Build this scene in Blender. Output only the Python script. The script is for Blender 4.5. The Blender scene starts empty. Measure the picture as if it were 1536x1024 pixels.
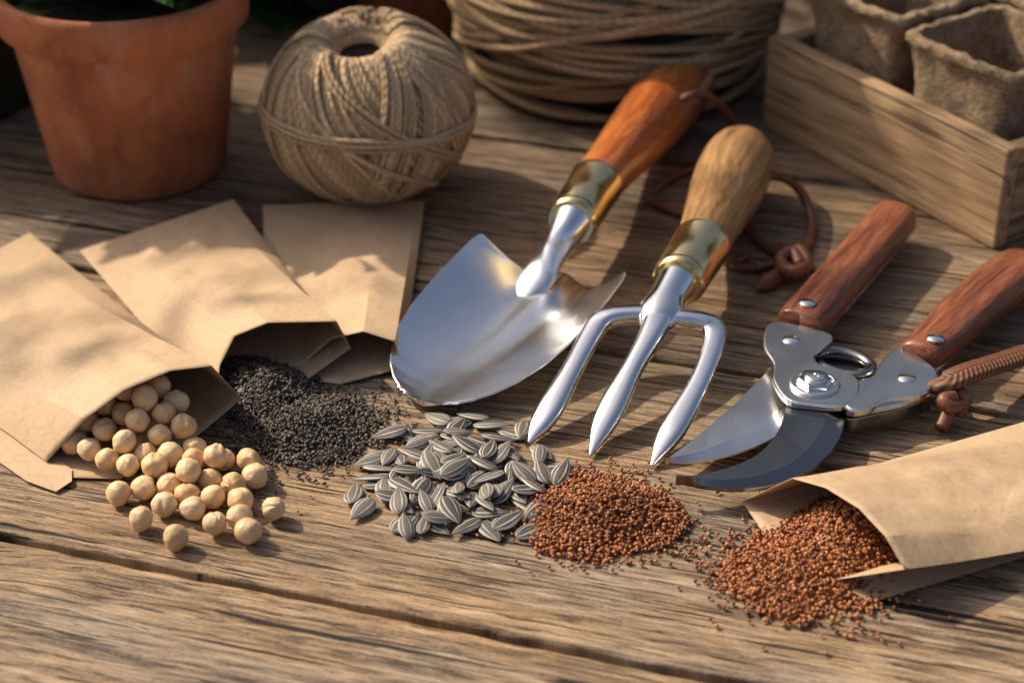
import bpy, bmesh, math, random
import numpy as np
from mathutils import Vector, Matrix, Quaternion, noise
random.seed(7); rng=np.random.default_rng(7)
sc=bpy.context.scene
TH=math.radians(31); FP=2773.0; CH=0.41
sT,cT=math.sin(TH),math.cos(TH)
def G(u,v,z=0.0):
    """image pixel (u,v) projected through the camera onto a level plane (z = height above the boards)"""
    a=(u-768)/FP; b=-(v-512)/FP  # u and v are image pixels, turned into a camera ray
    t=(CH-z)/(sT-b*cT)
    return Vector((a*t,(cT+b*sT)*t,z))
def GP(*l): return [G(*p) for p in l]
# ---------------------------------------------------------------- node helper
class H:
    def __init__(s,name):
        s.m=bpy.data.materials.new(name); s.m.use_nodes=True
        s.nt=s.m.node_tree; s.b=s.nt.nodes['Principled BSDF']
    def n(s,t,props=None,**inp):
        nd=s.nt.nodes.new(t)
        for k,v in (props or {}).items(): setattr(nd,k,v)
        for k,v in inp.items():
            k=k.replace('_',' ')
            key=int(k[1:]) if k[0]=='i' and k[1:].isdigit() else k
            s.set(nd.inputs[key],v)
        return nd
    def set(s,sock,v):
        if isinstance(v,bpy.types.NodeSocket): s.nt.links.new(v,sock)
        elif isinstance(v,bpy.types.Node): s.nt.links.new(v.outputs[0],sock)
        else:
            if sock.type=='RGBA' and len(v)==3: v=(*v,1)
            sock.default_value=v
    def P(s,**inp):
        for k,v in inp.items(): s.set(s.b.inputs[k.replace('_',' ')],v)
    def math(s,op,a,b=0.0,c=None):
        nd=s.n('ShaderNodeMath',{'operation':op}); s.set(nd.inputs[0],a); s.set(nd.inputs[1],b)
        if c is not None: s.set(nd.inputs[2],c)
        return nd.outputs[0]
    def ramp(s,fac,stops,interp='LINEAR'):
        nd=s.nt.nodes.new('ShaderNodeValToRGB'); cr=nd.color_ramp; cr.interpolation=interp
        while len(cr.elements)<len(stops): cr.elements.new(0.5)
        for e,(p,c) in zip(cr.elements,stops):
            e.position=p; e.color=(*c,1) if len(c)==3 else c
        s.set(nd.inputs[0],fac); return nd.outputs[0]
    def mix(s,f,a,b,mode='MIX'):
        nd=s.nt.nodes.new('ShaderNodeMix'); nd.data_type='RGBA'; nd.blend_type=mode
        s.set(nd.inputs[0],f); s.set(nd.inputs[6],a); s.set(nd.inputs[7],b); return nd.outputs[2]
    def attr(s,name='wc'):
        return s.n('ShaderNodeAttribute',{'attribute_name':name}).outputs['Vector']
    def obj(s): return s.n('ShaderNodeTexCoord').outputs['Object']
    def scale(s,v,sc_):
        nd=s.n('ShaderNodeVectorMath',{'operation':'MULTIPLY'}); s.set(nd.inputs[0],v); s.set(nd.inputs[1],sc_); return nd.outputs[0]
    def add(s,v,w):
        nd=s.n('ShaderNodeVectorMath',{'operation':'ADD'}); s.set(nd.inputs[0],v); s.set(nd.inputs[1],w); return nd.outputs[0]
    def noise(s,v,sc_=1.0,det=4,rough=.55,dist=0.0):
        nd=s.n('ShaderNodeTexNoise',None,Vector=v,Scale=sc_,Detail=det,Roughness=rough,Distortion=dist); return nd.outputs[0]
    def bump(s,h,strength=.5,dist=.001,normal=None):
        nd=s.n('ShaderNodeBump',None,Strength=strength,Distance=dist,Height=h)
        if normal is not None: s.set(nd.inputs['Normal'],normal)
        s.P(Normal=nd.outputs[0]); return nd.outputs[0]
g3=lambda x:(x,x,x)
def wood(name,cols,rough=.6,grain=(3,60,60),fine=(14,420,420),bump=.4,coat=0.0,wav=.004,dist=.0006,cracks=0):
    h=H(name); w=h.attr()
    wv=h.n('ShaderNodeTexNoise',None,Vector=h.scale(w,(3.2,9,9)),Scale=1.0,Detail=2.0)
    off=h.n('ShaderNodeVectorMath',{'operation':'MULTIPLY_ADD'}); h.set(off.inputs[0],wv.outputs['Color']); h.set(off.inputs[1],(0,wav*6,wav*6)); h.set(off.inputs[2],w)
    q=off.outputs[0]
    g=h.noise(h.scale(q,grain),1,5,.6); f=h.noise(h.scale(q,fine),1,3,.6); big=h.noise(h.scale(w,(2.5,9,9)),1,3,.6)
    v=h.math('ADD',h.math('MULTIPLY',g,.55),h.math('MULTIPLY',f,.45))
    v=h.math('ADD',v,h.math('MULTIPLY',h.math('SUBTRACT',big,.5),.35))
    col=h.ramp(v,[(.34,cols[0]),(.46,cols[1]),(.56,cols[2]),(.68,cols[3])]); hh=v
    if cracks:
        c=h.noise(h.scale(q,(9,230,230)),1,3,.5); cm=h.ramp(c,[(.0,g3(0)),(.34,g3(0)),(.39,g3(1))])
        col=h.mix(h.math('MULTIPLY',h.math('SUBTRACT',1.0,cm),cracks),col,(.05,.03,.015)); hh=h.math('ADD',v,h.math('MULTIPLY',cm,.5))
    h.P(Base_Color=col,Roughness=h.math('ADD',rough-.1,h.math('MULTIPLY',f,.2)))
    if coat: h.P(Coat_Weight=coat,Coat_Roughness=.15)
    h.bump(hh,bump,dist)
    return h.m
def table_wood():
    h=H('weathered_plank_wood'); w0=h.attr(); sp=h.n('ShaderNodeSeparateXYZ',None,Vector=w0); tone=sp.outputs[2]
    w=h.scale(w0,(1,1,0))
    vo=h.n('ShaderNodeTexVoronoi',None,Vector=h.scale(w,(3.4,7.5,0.01)),Scale=1.0)
    kd=h.ramp(vo.outputs['Distance'],[(0,g3(1)),(.12,g3(.4)),(.36,g3(0))],'EASE')
    wv=h.n('ShaderNodeTexNoise',None,Vector=h.scale(w,(2.2,6,6)),Scale=1.0,Detail=2.0)
    off=h.n('ShaderNodeVectorMath',{'operation':'MULTIPLY_ADD'}); h.set(off.inputs[0],wv.outputs['Color']); h.set(off.inputs[1],(0,.012,0)); h.set(off.inputs[2],w)
    w2=h.n('ShaderNodeTexNoise',None,Vector=h.scale(w,(60,160,1)),Scale=1.0,Detail=2.0)
    of2=h.n('ShaderNodeVectorMath',{'operation':'MULTIPLY_ADD'}); h.set(of2.inputs[0],w2.outputs['Color']); h.set(of2.inputs[1],(0,.0014,0)); h.set(of2.inputs[2],off.outputs[0])
    o2=h.n('ShaderNodeVectorMath',{'operation':'MULTIPLY_ADD'}); h.set(o2.inputs[0],kd); h.set(o2.inputs[1],(0,.026,0)); h.set(o2.inputs[2],of2.outputs[0]); q=o2.outputs[0]
    def st(x,lo,hi): return h.ramp(x,[(lo,g3(0)),(hi,g3(1))])
    g=st(h.noise(h.scale(q,(6,110,1)),1,4,.6),.34,.66)
    m=st(h.noise(h.scale(q,(20,380,1)),1,3,.6),.36,.64)
    f=st(h.noise(h.scale(q,(60,800,1)),1,2,.6),.37,.63)
    iso=st(h.noise(h.scale(w,(600,900,1)),1,2,.6),.3,.7)
    big=h.noise(h.scale(w,(3.5,14,1)),1,5,.65)
    v=h.math('ADD',h.math('MULTIPLY',g,.22),h.math('ADD',h.math('MULTIPLY',f,.31),h.math('ADD',h.math('MULTIPLY',m,.30),h.math('MULTIPLY',iso,.17))))
    v2=h.math('ADD',v,h.math('MULTIPLY',h.math('SUBTRACT',big,.5),.60))
    col=h.ramp(v2,[(.12,(.040,.023,.012)),(.30,(.130,.079,.041)),(.50,(.265,.168,.088)),(.70,(.385,.256,.142)),(.92,(.52,.370,.220))])
    gw=h.ramp(h.noise(h.scale(w,(5,22,1)),1,5,.7),[(.42,g3(0)),(.7,g3(.75))])
    col=h.mix(gw,col,h.ramp(v,[(.2,(.060,.049,.038)),(.85,(.40,.34,.265))]))
    def crk(sc_,lo,hi,det=3):
        c=h.noise(h.scale(q,sc_),1,det,.55); return h.math('SUBTRACT',1.0,h.ramp(c,[(0,g3(0)),(lo,g3(0)),(hi,g3(1))]))
    c1=crk((4.5,150,1),.345,.355); c2=crk((12,360,1),.362,.380); c3=crk((45,600,1),.345,.38)
    col=h.mix(h.math('MULTIPLY',c1,.96),col,(.010,.007,.005)); col=h.mix(h.math('MULTIPLY',c2,.92),col,(.020,.013,.008)); col=h.mix(h.math('MULTIPLY',c3,.78),col,(.034,.021,.012))
    km=h.ramp(vo.outputs['Distance'],[(0,g3(.92)),(.035,g3(.85)),(.075,g3(0))],'EASE'); col=h.mix(km,col,(.04,.02,.010))
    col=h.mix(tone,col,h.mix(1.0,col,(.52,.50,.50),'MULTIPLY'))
    h.P(Base_Color=col,Roughness=h.math('ADD',.55,h.math('MULTIPLY',f,.2)),Specular_IOR_Level=.35)
    hh=h.math('SUBTRACT',h.math('MULTIPLY',v,.5),h.math('ADD',h.math('MULTIPLY',c1,.9),h.math('ADD',h.math('MULTIPLY',c2,.45),h.math('MULTIPLY',c3,.25))))
    h.bump(hh,1.0,.0012); return h.m
M={}
M['table']=table_wood()
M['red']=wood('lacquered_reddish_wood',[(.16,.032,.007),(.35,.085,.018),(.52,.160,.037),(.64,.25,.062)],rough=.32,grain=(12,130,130),fine=(40,700,700),bump=.06,coat=.8,wav=.002)
M['oak']=wood('oiled_oak_wood',[(.12,.052,.018),(.27,.140,.050),(.41,.235,.090),(.52,.325,.145)],rough=.42,grain=(14,260,260),fine=(55,900,900),bump=.2,coat=.35,wav=.001)
M['walnut']=wood('dark_red_wood_scales',[(.05,.014,.007),(.135,.038,.016),(.25,.078,.029),(.35,.13,.050)],rough=.42,grain=(14,200,200),fine=(60,800,800),bump=.2,coat=.25,wav=.001)
M['pine']=wood('pale_crate_wood',[(.17,.100,.048),(.31,.190,.092),(.42,.270,.140),(.54,.37,.21)],rough=.65,grain=(9,190,190),fine=(40,700,700),bump=.9,wav=.0008,cracks=.7,dist=.001)
def metal(name,col,r0,r1,bump=.05,sc_=(30,600,600),bd=.0003):
    h=H(name); w=h.attr()
    a=h.noise(h.scale(w,sc_),1,3,.6); b=h.noise(h.scale(w,(40,40,40)),1,4,.6)
    r=h.math('ADD',r0,h.math('MULTIPLY',h.math('ADD',h.math('MULTIPLY',a,.4),h.math('MULTIPLY',b,.6)),(r1-r0)))
    h.P(Base_Color=h.mix(b,tuple(c*.88 for c in col),col),Metallic=1.0,Roughness=r)
    h.bump(a,bump,bd); return h.m
M['steel']=metal('polished_steel',(.90,.89,.87),.05,.22,.03)
M['blade']=metal('brushed_trowel_steel',(.92,.92,.91),.12,.36,.05,(25,500,500))
M['brass']=metal('polished_brass',(.90,.68,.34),.08,.26,.03)
M['grey']=metal('satin_grey_steel',(.78,.77,.74),.16,.36,.05,(60,60,60),.0001)
M['dark']=metal('blackened_steel',(.27,.265,.26),.14,.30,.05,(60,60,60),.0001)
def simple(name,c0,c1,rough,sc_=60,bump=.3,dist=.0006,det=5):
    h=H(name); o=h.obj()
    a=h.noise(o,sc_,det,.6); h.P(Base_Color=h.ramp(a,[(.3,c0),(.7,c1)]),Roughness=rough)
    h.bump(a,bump,dist); return h.m
M['leather']=simple('brown_leather_cord',(.09,.030,.012),(.21,.075,.03),.5,300)
h=H('braided_leather'); w=h.attr(); sp=h.n('ShaderNodeSeparateXYZ',None,Vector=w)
s1=h.math('SINE',h.math('ADD',h.math('MULTIPLY',sp.outputs[0],2600.0),h.math('MULTIPLY',h.math('ABSOLUTE',sp.outputs[1]),1800.0)))
s2=h.math('SINE',h.math('MULTIPLY',sp.outputs[1],2200.0))
s=h.math('MULTIPLY',h.math('ADD',h.math('MULTIPLY',s1,.7),h.math('MULTIPLY',s2,.3)),.5)
h.P(Base_Color=h.ramp(h.math('ADD',s,.5),[(.1,(.05,.018,.008)),(.6,(.15,.055,.023)),(1,(.23,.088,.035))]),Roughness=.6); h.bump(s,.7,.0006); M['braid']=h.m
h=H('green_leaf'); ri=h.n('ShaderNodeNewGeometry').outputs['Random Per Island']
h.P(Base_Color=h.ramp(ri,[(0,(.018,.05,.012)),(.5,(.04,.10,.02)),(1,(.09,.16,.035))]),Roughness=.45); M['leaf']=h.m
M['bark']=simple('bark',(.05,.035,.02),(.13,.09,.06),.85,30,.8,.003)
M['soil']=simple('potting_soil',(.012,.008,.005),(.05,.033,.02),.95,90,1,.004)
M['ground']=simple('ground_earth',(.05,.045,.03),(.12,.10,.07),.95,3,1,.03)
# terracotta
h=H('terracotta'); o=h.obj()
a=h.noise(o,28,6,.65); b=h.noise(h.scale(o,(1,1,.4)),60,5,.6); c=h.noise(o,700,2,.5); d_=h.noise(h.scale(o,(1,1,.6)),35,5,.7)
col=h.ramp(a,[(.3,(.31,.092,.036)),(.55,(.45,.147,.057)),(.75,(.53,.21,.10))])
col=h.mix(h.ramp(b,[(.56,g3(0)),(.75,g3(.45))]),col,(.52,.36,.26))
col=h.mix(h.ramp(d_,[(.30,g3(.7)),(.48,g3(0))]),col,(.16,.055,.025))
h.P(Base_Color=col,Roughness=.8); h.bump(h.math('ADD',h.math('MULTIPLY',a,.6),h.math('MULTIPLY',c,.3)),.5,.0010); M['terra']=h.m
M['glaze']=simple('dark_olive_glaze',(.02,.022,.01),(.06,.06,.025),.4,20,.2)
# kraft paper
h=H('kraft_paper'); o=h.obj()
a=h.noise(o,22,5,.6); f=h.noise(o,900,3,.6); fb=h.noise(o,420,4,.7)
col=h.ramp(a,[(.3,(.47,.325,.190)),(.7,(.55,.39,.235))]); col=h.mix(h.ramp(fb,[(.35,g3(.25)),(.55,g3(0))]),col,(.30,.185,.095))
h.P(Base_Color=col,Roughness=.68,Specular_IOR_Level=.35)
wr=h.noise(h.scale(o,(1,1,.3)),38,4,.5,.6)
vc=h.n('ShaderNodeTexVoronoi',{'feature':'DISTANCE_TO_EDGE'},Vector=h.add(o,h.scale(h.n('ShaderNodeTexNoise',None,Vector=o,Scale=30.0).outputs['Color'],(.03,.03,.03))),Scale=22.0)
ce=h.ramp(vc.outputs[0],[(0,g3(0)),(.04,g3(1))])
h.bump(h.math('ADD',h.math('ADD',h.math('MULTIPLY',wr,1.1),h.math('MULTIPLY',ce,.06)),h.math('MULTIPLY',f,.08)),.65,.0018); M['paper']=h.m
# twine
def twine(name,c0,c1,freq,sc2):
    h=H(name); w=h.attr(); sp=h.n('ShaderNodeSeparateXYZ',None,Vector=w)
    ang=h.math('ARCTAN2',sp.outputs[2],sp.outputs[1])
    s=h.math('SINE',h.math('ADD',h.math('MULTIPLY',sp.outputs[0],freq),h.math('MULTIPLY',ang,2.0)))
    f=h.noise(h.scale(w,sc2),1,4,.7); ri=h.n('ShaderNodeNewGeometry').outputs['Random Per Island']
    col=h.ramp(h.math('ADD',h.math('MULTIPLY',ri,.55),h.math('MULTIPLY',f,.45)),[(.2,c0),(.8,c1)])
    col=h.mix(h.math('MULTIPLY',h.math('SUBTRACT',.5,h.math('MULTIPLY',s,.5)),.25),col,tuple(x*.45 for x in c0))
    h.P(Base_Color=col,Roughness=.9); h.bump(h.math('ADD',h.math('MULTIPLY',s,.5),h.math('MULTIPLY',f,1.6)),.7,.0005); return h.m
M['jute']=twine('jute_twine',(.37,.25,.135),(.70,.51,.305),1500,(350,1800,1800))
M['hemp']=twine('coarse_hemp_cord',(.22,.135,.058),(.62,.43,.23),1100,(300,1500,1500))
h=H('pressed_peat'); o=h.obj(); a=h.noise(o,120,6,.7); b=h.noise(o,620,4,.75); fb=h.noise(h.scale(o,(260,260,900)),1,3,.6)
pv=h.math('ADD',h.math('MULTIPLY',a,.35),h.math('ADD',h.math('MULTIPLY',b,.35),h.math('MULTIPLY',fb,.3)))
h.P(Base_Color=h.ramp(pv,[(.39,(.17,.10,.048)),(.5,(.47,.32,.18)),(.60,(.70,.53,.345))]),Roughness=.95); h.bump(h.math('ADD',a,h.math('MULTIPLY',b,.9)),1,.0045); M['peat']=h.m
# seeds
def grain_mat(name,stops,rough,sc_=900):
    h=H(name); o=h.obj()
    r=h.math('FRACT',h.math('ADD',h.n('ShaderNodeNewGeometry').outputs['Random Per Island'],h.n('ShaderNodeObjectInfo').outputs['Random']))
    a=h.noise(o,sc_,3,.6); v=h.math('ADD',h.math('MULTIPLY',r,.75),h.math('MULTIPLY',a,.25))
    h.P(Base_Color=h.ramp(v,stops),Roughness=rough); h.bump(a,.5,.0004); return h.m
M['redseed']=grain_mat('reddish_brown_seed',[(.1,(.09,.024,.008)),(.35,(.22,.062,.018)),(.65,(.37,.125,.036)),(.95,(.58,.27,.09))],.5)
M['blackseed']=grain_mat('black_seed',[(.1,(.022,.018,.015)),(.45,(.060,.047,.036)),(.75,(.125,.096,.068)),(.97,(.30,.22,.14))],.55)
h=H('chickpea_skin'); o=h.obj(); rr=h.n('ShaderNodeObjectInfo').outputs['Random']
oo=h.add(o,h.n('ShaderNodeCombineXYZ',None,X=rr,Y=rr,Z=rr).outputs[0])
a=h.noise(oo,160,4,.6); c=h.noise(oo,420,4,.65)
col=h.ramp(h.math('ADD',h.math('MULTIPLY',a,.6),h.math('MULTIPLY',rr,.4)),[(.25,(.57,.345,.155)),(.5,(.70,.475,.24)),(.8,(.78,.58,.35))])
h.P(Base_Color=col,Roughness=.5,Subsurface_Weight=.12,Subsurface_Radius=(.003,.0015,.0008),Subsurface_Scale=.5); h.bump(h.math('ADD',a,h.math('MULTIPLY',c,.5)),.6,.0011); M['pea']=h.m
h=H('striped_sunflower_hull'); w=h.attr(); sp=h.n('ShaderNodeSeparateXYZ',None,Vector=w)
rr=h.n('ShaderNodeObjectInfo').outputs['Random']
nn=h.noise(h.add(h.scale(w,(2,9,1)),h.n('ShaderNodeCombineXYZ',None,X=h.math('MULTIPLY',rr,30.0)).outputs[0]),1,3,.6)
sv=h.math('ADD',h.math('ABSOLUTE',sp.outputs[1]),h.math('MULTIPLY',h.math('SUBTRACT',nn,.5),.30))
pale=(.50,.45,.375); dk=(.040,.035,.030)
col=h.ramp(sv,[(0,(.085,.075,.064)),(.16,dk),(.36,(.075,.065,.056)),(.43,pale),(.49,pale),(.56,dk),(.76,(.06,.053,.046)),(.85,(.42,.38,.32)),(1,(.60,.54,.45))])
col=h.mix(h.math('MULTIPLY',h.math('POWER',rr,1.6),.38),col,(.30,.27,.23))
h.P(Base_Color=col,Roughness=.55); h.bump(h.noise(h.scale(w,(4,26,10)),1,3,.6),.4,.0004); M['sun']=h.m
# ---------------------------------------------------------------- mesh helpers
def link(o): sc.collection.objects.link(o); return o
def empty(name,loc,label,cat,group=None):
    o=bpy.data.objects.new(name,None); o.location=loc; o.empty_display_size=.02; link(o)
    o['label']=label; o['category']=cat
    if group: o['group']=group
    return o
def mk(name,verts,faces,mat,parent=None,smooth=True,sharp=None,wc=None,label=None,cat=None,kind=None,group=None,origin=None):
    V=np.array([tuple(v) for v in verts],dtype=float)
    if origin is None:
        c=(V.min(0)+V.max(0))/2; 
        if parent is None: c[2]=V[:,2].min()
    else: c=np.array(origin,dtype=float)
    me=bpy.data.meshes.new(name); me.from_pydata((V-c).tolist(),[],[list(f) for f in faces])
    if smooth: me.polygons.foreach_set('use_smooth',[True]*len(me.polygons))
    if sharp: me.set_sharp_from_angle(angle=math.radians(sharp))
    at=me.attributes.new('wc','FLOAT_VECTOR','POINT')
    if wc is not None: at.data.foreach_set('vector',np.array(wc,dtype=np.float32).ravel())
    else: at.data.foreach_set('vector',(V-c).astype(np.float32).ravel())
    me.materials.append(mat); me.update()
    o=bpy.data.objects.new(name,me); link(o)
    o.location=Vector(c)-(parent.location if parent else Vector((0,0,0)))
    if parent: o.parent=parent
    if label: o['label']=label
    if cat: o['category']=cat
    if kind: o['kind']=kind
    if group: o['group']=group
    return o
def cr(pts,n,closed=False):
    P=np.array([tuple(p) for p in pts],dtype=float); m=len(P); out=[]
    N=m if closed else m-1
    for k in range(n):
        t=k/(n if closed else n-1)*N; i=min(int(t),N-1); f=t-i
        if closed: a,b,c,d=[P[(i+j)%m] for j in(-1,0,1,2)]
        else: a,b,c,d=P[max(i-1,0)],P[i],P[min(i+1,m-1)],P[min(i+2,m-1)]
        out.append(.5*((2*b)+(-a+c)*f+(2*a-5*b+4*c-d)*f*f+(-a+3*b-3*c+d)*f**3))
    return np.array(out)
def sweep_data(pts,radii,seg=16,closed=False,ups=None,off=0.0,sq=2.0):
    P=np.array([tuple(p) for p in pts],dtype=float); n=len(P)
    R=np.array([(r,r) if np.isscalar(r) else tuple(r) for r in radii],dtype=float)
    if closed: T=np.roll(P,-1,0)-np.roll(P,1,0)
    else: T=np.gradient(P,axis=0)
    T/=np.linalg.norm(T,axis=1)[:,None]+1e-12
    U=np.tile([0,0,1.0],(n,1)) if ups is None else np.array(ups,dtype=float)
    S=np.cross(T,U); ln=np.linalg.norm(S,axis=1)[:,None]; S=np.where(ln>1e-4,S/np.maximum(ln,1e-6),[1,0,0]); U=np.cross(S,T)
    L=np.concatenate([[0],np.cumsum(np.linalg.norm(np.diff(P,axis=0),axis=1))])+off
    ang=np.linspace(0,2*math.pi,seg,endpoint=False)
    ca,sa=np.cos(ang),np.sin(ang)
    if sq!=2.0: ca=np.sign(ca)*np.abs(ca)**(2/sq); sa=np.sign(sa)*np.abs(sa)**(2/sq)
    V=(P[:,None,:]+S[:,None,:]*(R[:,0,None]*ca)[:,:,None]+U[:,None,:]*(R[:,1,None]*sa)[:,:,None]).reshape(-1,3)
    W=np.stack([np.repeat(L,seg),(R[:,0,None]*ca).ravel(),(R[:,1,None]*sa).ravel()],1)
    F=[]; m=n if closed else n-1
    for i in range(m):
        a=i*seg; b=((i+1)%n)*seg
        for j in range(seg):
            k=(j+1)%seg; F.append((a+j,a+k,b+k,b+j))
    if not closed:
        F.append(tuple(range(seg-1,-1,-1))); F.append(tuple((n-1)*seg+j for j in range(seg)))
    return V,F,W
def sweep(name,pts,radii,mat,parent=None,seg=16,n=None,closed=False,sharp=None,sq=2.0,**kw):
    if n:
        R=np.array([(r,r) if np.isscalar(r) else tuple(r) for r in radii]); P=np.array([tuple(p) for p in pts])
        Q=cr(np.hstack([P,R]),n,closed); pts=Q[:,:3]; radii=[tuple(np.maximum(x,1e-5)) for x in Q[:,3:]]
    V,F,W=sweep_data(pts,radii,seg,closed,off=random.random()*3,sq=sq)
    return mk(name,V,F,mat,parent,sharp=sharp,wc=W,**kw)
def axis_lathe(name,p0,p1,prof,mat,parent=None,seg=40,sharp=35,n=None,flat=1.0,**kw):
    p0=np.array(p0);p1=np.array(p1)
    if n: prof=cr(prof,n)
    pts=[p0+(p1-p0)*t for t,r in prof]; rad=[(max(r,1e-5),max(r*flat,1e-5)) for t,r in prof]
    P=np.array(pts); d=(p1-p0)/np.linalg.norm(p1-p0)
    S=np.cross(d,[0,0,1]); S/=np.linalg.norm(S); U=np.cross(S,d)
    ang=np.linspace(0,2*math.pi,seg,endpoint=False); V=[];W=[]
    off=random.random()*3
    for (p,r) in zip(P,rad):
        for a in ang:
            x,y=r[0]*math.cos(a),r[1]*math.sin(a); V.append(p+S*x+U*y); W.append((np.dot(p-p0,d)+off,x,y))
    F=[]
    for i in range(len(P)-1):
        for j in range(seg):
            k=(j+1)%seg; F.append((i*seg+j,i*seg+k,(i+1)*seg+k,(i+1)*seg+j))
    F.append(tuple(range(seg-1,-1,-1))); F.append(tuple((len(P)-1)*seg+j for j in range(seg)))
    return mk(name,V,F,mat,parent,sharp=sharp,wc=W,**kw)
def lathe(name,c,prof,mat,parent=None,seg=64,sharp=40,**kw):
    V=[];F=[]
    for r,z in prof:
        for j in range(seg):
            a=2*math.pi*j/seg; V.append((c[0]+r*math.cos(a),c[1]+r*math.sin(a),c[2]+z))
    for i in range(len(prof)-1):
        for j in range(seg):
            k=(j+1)%seg; F.append((i*seg+j,i*seg+k,(i+1)*seg+k,(i+1)*seg+j))
    F.append(tuple(range(seg-1,-1,-1))); F.append(tuple((len(prof)-1)*seg+j for j in range(seg)))
    return mk(name,V,F,mat,parent,sharp=sharp,**kw)
def bevel(o,w=.0005,seg=2):
    b=o.modifiers.new('bevel','BEVEL'); b.width=w; b.segments=seg; b.limit_method='ANGLE'; b.angle_limit=math.radians(40); return o
def plate(name,px,z,th,mat,parent=None,n=60,bev=.0006):
    pts=[tuple(G(p[0],p[1],z)) for p in px]
    pts=[tuple(p) for p in cr(pts,n,True)]
    m=len(pts)
    ar=sum(pts[i][0]*pts[(i+1)%m][1]-pts[(i+1)%m][0]*pts[i][1] for i in range(m))
    if ar<0: pts=pts[::-1]
    V=[(p[0],p[1],z) for p in pts]+[(p[0],p[1],z-th) for p in pts]
    F=[tuple(range(m)),tuple(range(2*m-1,m-1,-1))]+[(i,i+m,(i+1)%m+m,(i+1)%m) for i in range(m)]
    o=mk(name,V,F,mat,parent,smooth=False); bevel(o,bev,2); return o
def board(name,p0,p1,w,hgt,th,mat,parent=None,z0=0.0,bev=.0008):
    p0=Vector((p0[0],p0[1],0));p1=Vector((p1[0],p1[1],0)); d=(p1-p0); L=d.length; d.normalize(); nrm=Vector((-d.y,d.x,0))
    V=[];W=[];off=random.random()*5
    for z in (z0,z0+hgt):
        for s,t in((0,0),(L,0),(L,th),(0,th)):
            V.append(p0+d*s+nrm*t+Vector((0,0,z))); W.append((s+off,z*1.0+t,0))
    F=[(3,2,1,0),(4,5,6,7),(0,1,5,4),(1,2,6,5),(2,3,7,6),(3,0,4,7)]
    o=mk(name,V,F,mat,parent,smooth=False,wc=W); bevel(o,bev,2); return o
# ---------------------------------------------------------------- setting
mk('ground',[(-30,-30,-.76),(30,-30,-.76),(30,30,-.76),(-30,30,-.76)],[(0,1,2,3)],M['ground'],kind='structure')
# ---- table
PA=math.radians(-17.0); D=np.array([math.cos(PA),math.sin(PA)]); Nn=np.array([-D[1],D[0]])
tbl=empty('wooden_table',(0,.8,-.76),'weathered brown plank table with dark gaps between boards','table')
edges=[-.105,.085,.275,.4665,.658,.85,1.03,1.22,1.41,1.6]
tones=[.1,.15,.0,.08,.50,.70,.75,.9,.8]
V=[];F=[];W=[]
for k in range(len(edges)-1):
    a,b=edges[k]+.0020,edges[k+1]-.0020; b0=len(V)
    fine=np.arange(-.62,.62,.004)
    al=np.concatenate([np.linspace(-1.1,-.64,12),fine,np.linspace(.64,1.1,12)])
    nr=84
    ac=np.concatenate([[0,0,.0004,.0012,.003],np.linspace(.006,b-a-.006,nr),[b-a-.003,b-a-.0012,b-a-.0004,b-a,b-a]])
    drop=np.concatenate([[-.03,-.0018,-.0008,-.0003,0],np.zeros(nr),[0,-.0003,-.0008,-.0018,-.03]])
    if edges[k]>1.2 or edges[k]<.05: al=al[::6]
    off=k*3.7+1.1; nc=len(ac)
    for i,s in enumerate(al):
        e0=.0008*noise.noise((s*14,k*9.1,0))+.0010*noise.noise((s*90,k*9.1,3))+.0030*max(0,noise.noise((s*40,k*9.1,8))-.25)
        e1=.0008*noise.noise((s*14,k*9.1+5,0))+.0010*noise.noise((s*90,k*9.1+5,3))-.0030*max(0,noise.noise((s*40,k*9.1+2,8))-.25)
        for j,(c,dz) in enumerate(zip(ac,drop)):
            f=c/(b-a); cc=a+c+(e0*(1-f)**12)+(e1*f**12)
            z=dz+(0 if dz<-.02 else -.0004+.00022*noise.noise((s*4,c*90+off,k))+.00022*noise.noise((s*9,c*260,k+9)))
            x=D[0]*s+Nn[0]*cc; y=D[1]*s+Nn[1]*cc
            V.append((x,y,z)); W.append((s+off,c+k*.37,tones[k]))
    na=len(al)
    for i in range(na-1):
        for j in range(nc-1):
            q=b0+i*nc+j; F.append((q,q+nc,q+nc+1,q+1))
    F.append(tuple(b0+j for j in range(nc))); F.append(tuple(b0+(na-1)*nc+j for j in range(nc-1,-1,-1)))
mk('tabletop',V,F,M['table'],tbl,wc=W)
board('support_rail',(-.5,.05),(-.1,1.5),0,.05,.06,M['table'],tbl,z0=-.082)
board('support_rail',(.35,-.1),(.75,1.35),0,.05,.06,M['table'],tbl,z0=-.082)
for (x,y) in((-.85,.2),(.75,-.15),(-.55,1.55),(1.0,1.2)):
    board('leg',(x,y),(x+.07,y),0,.725,.07,M['table'],tbl,z0=-.76)
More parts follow.
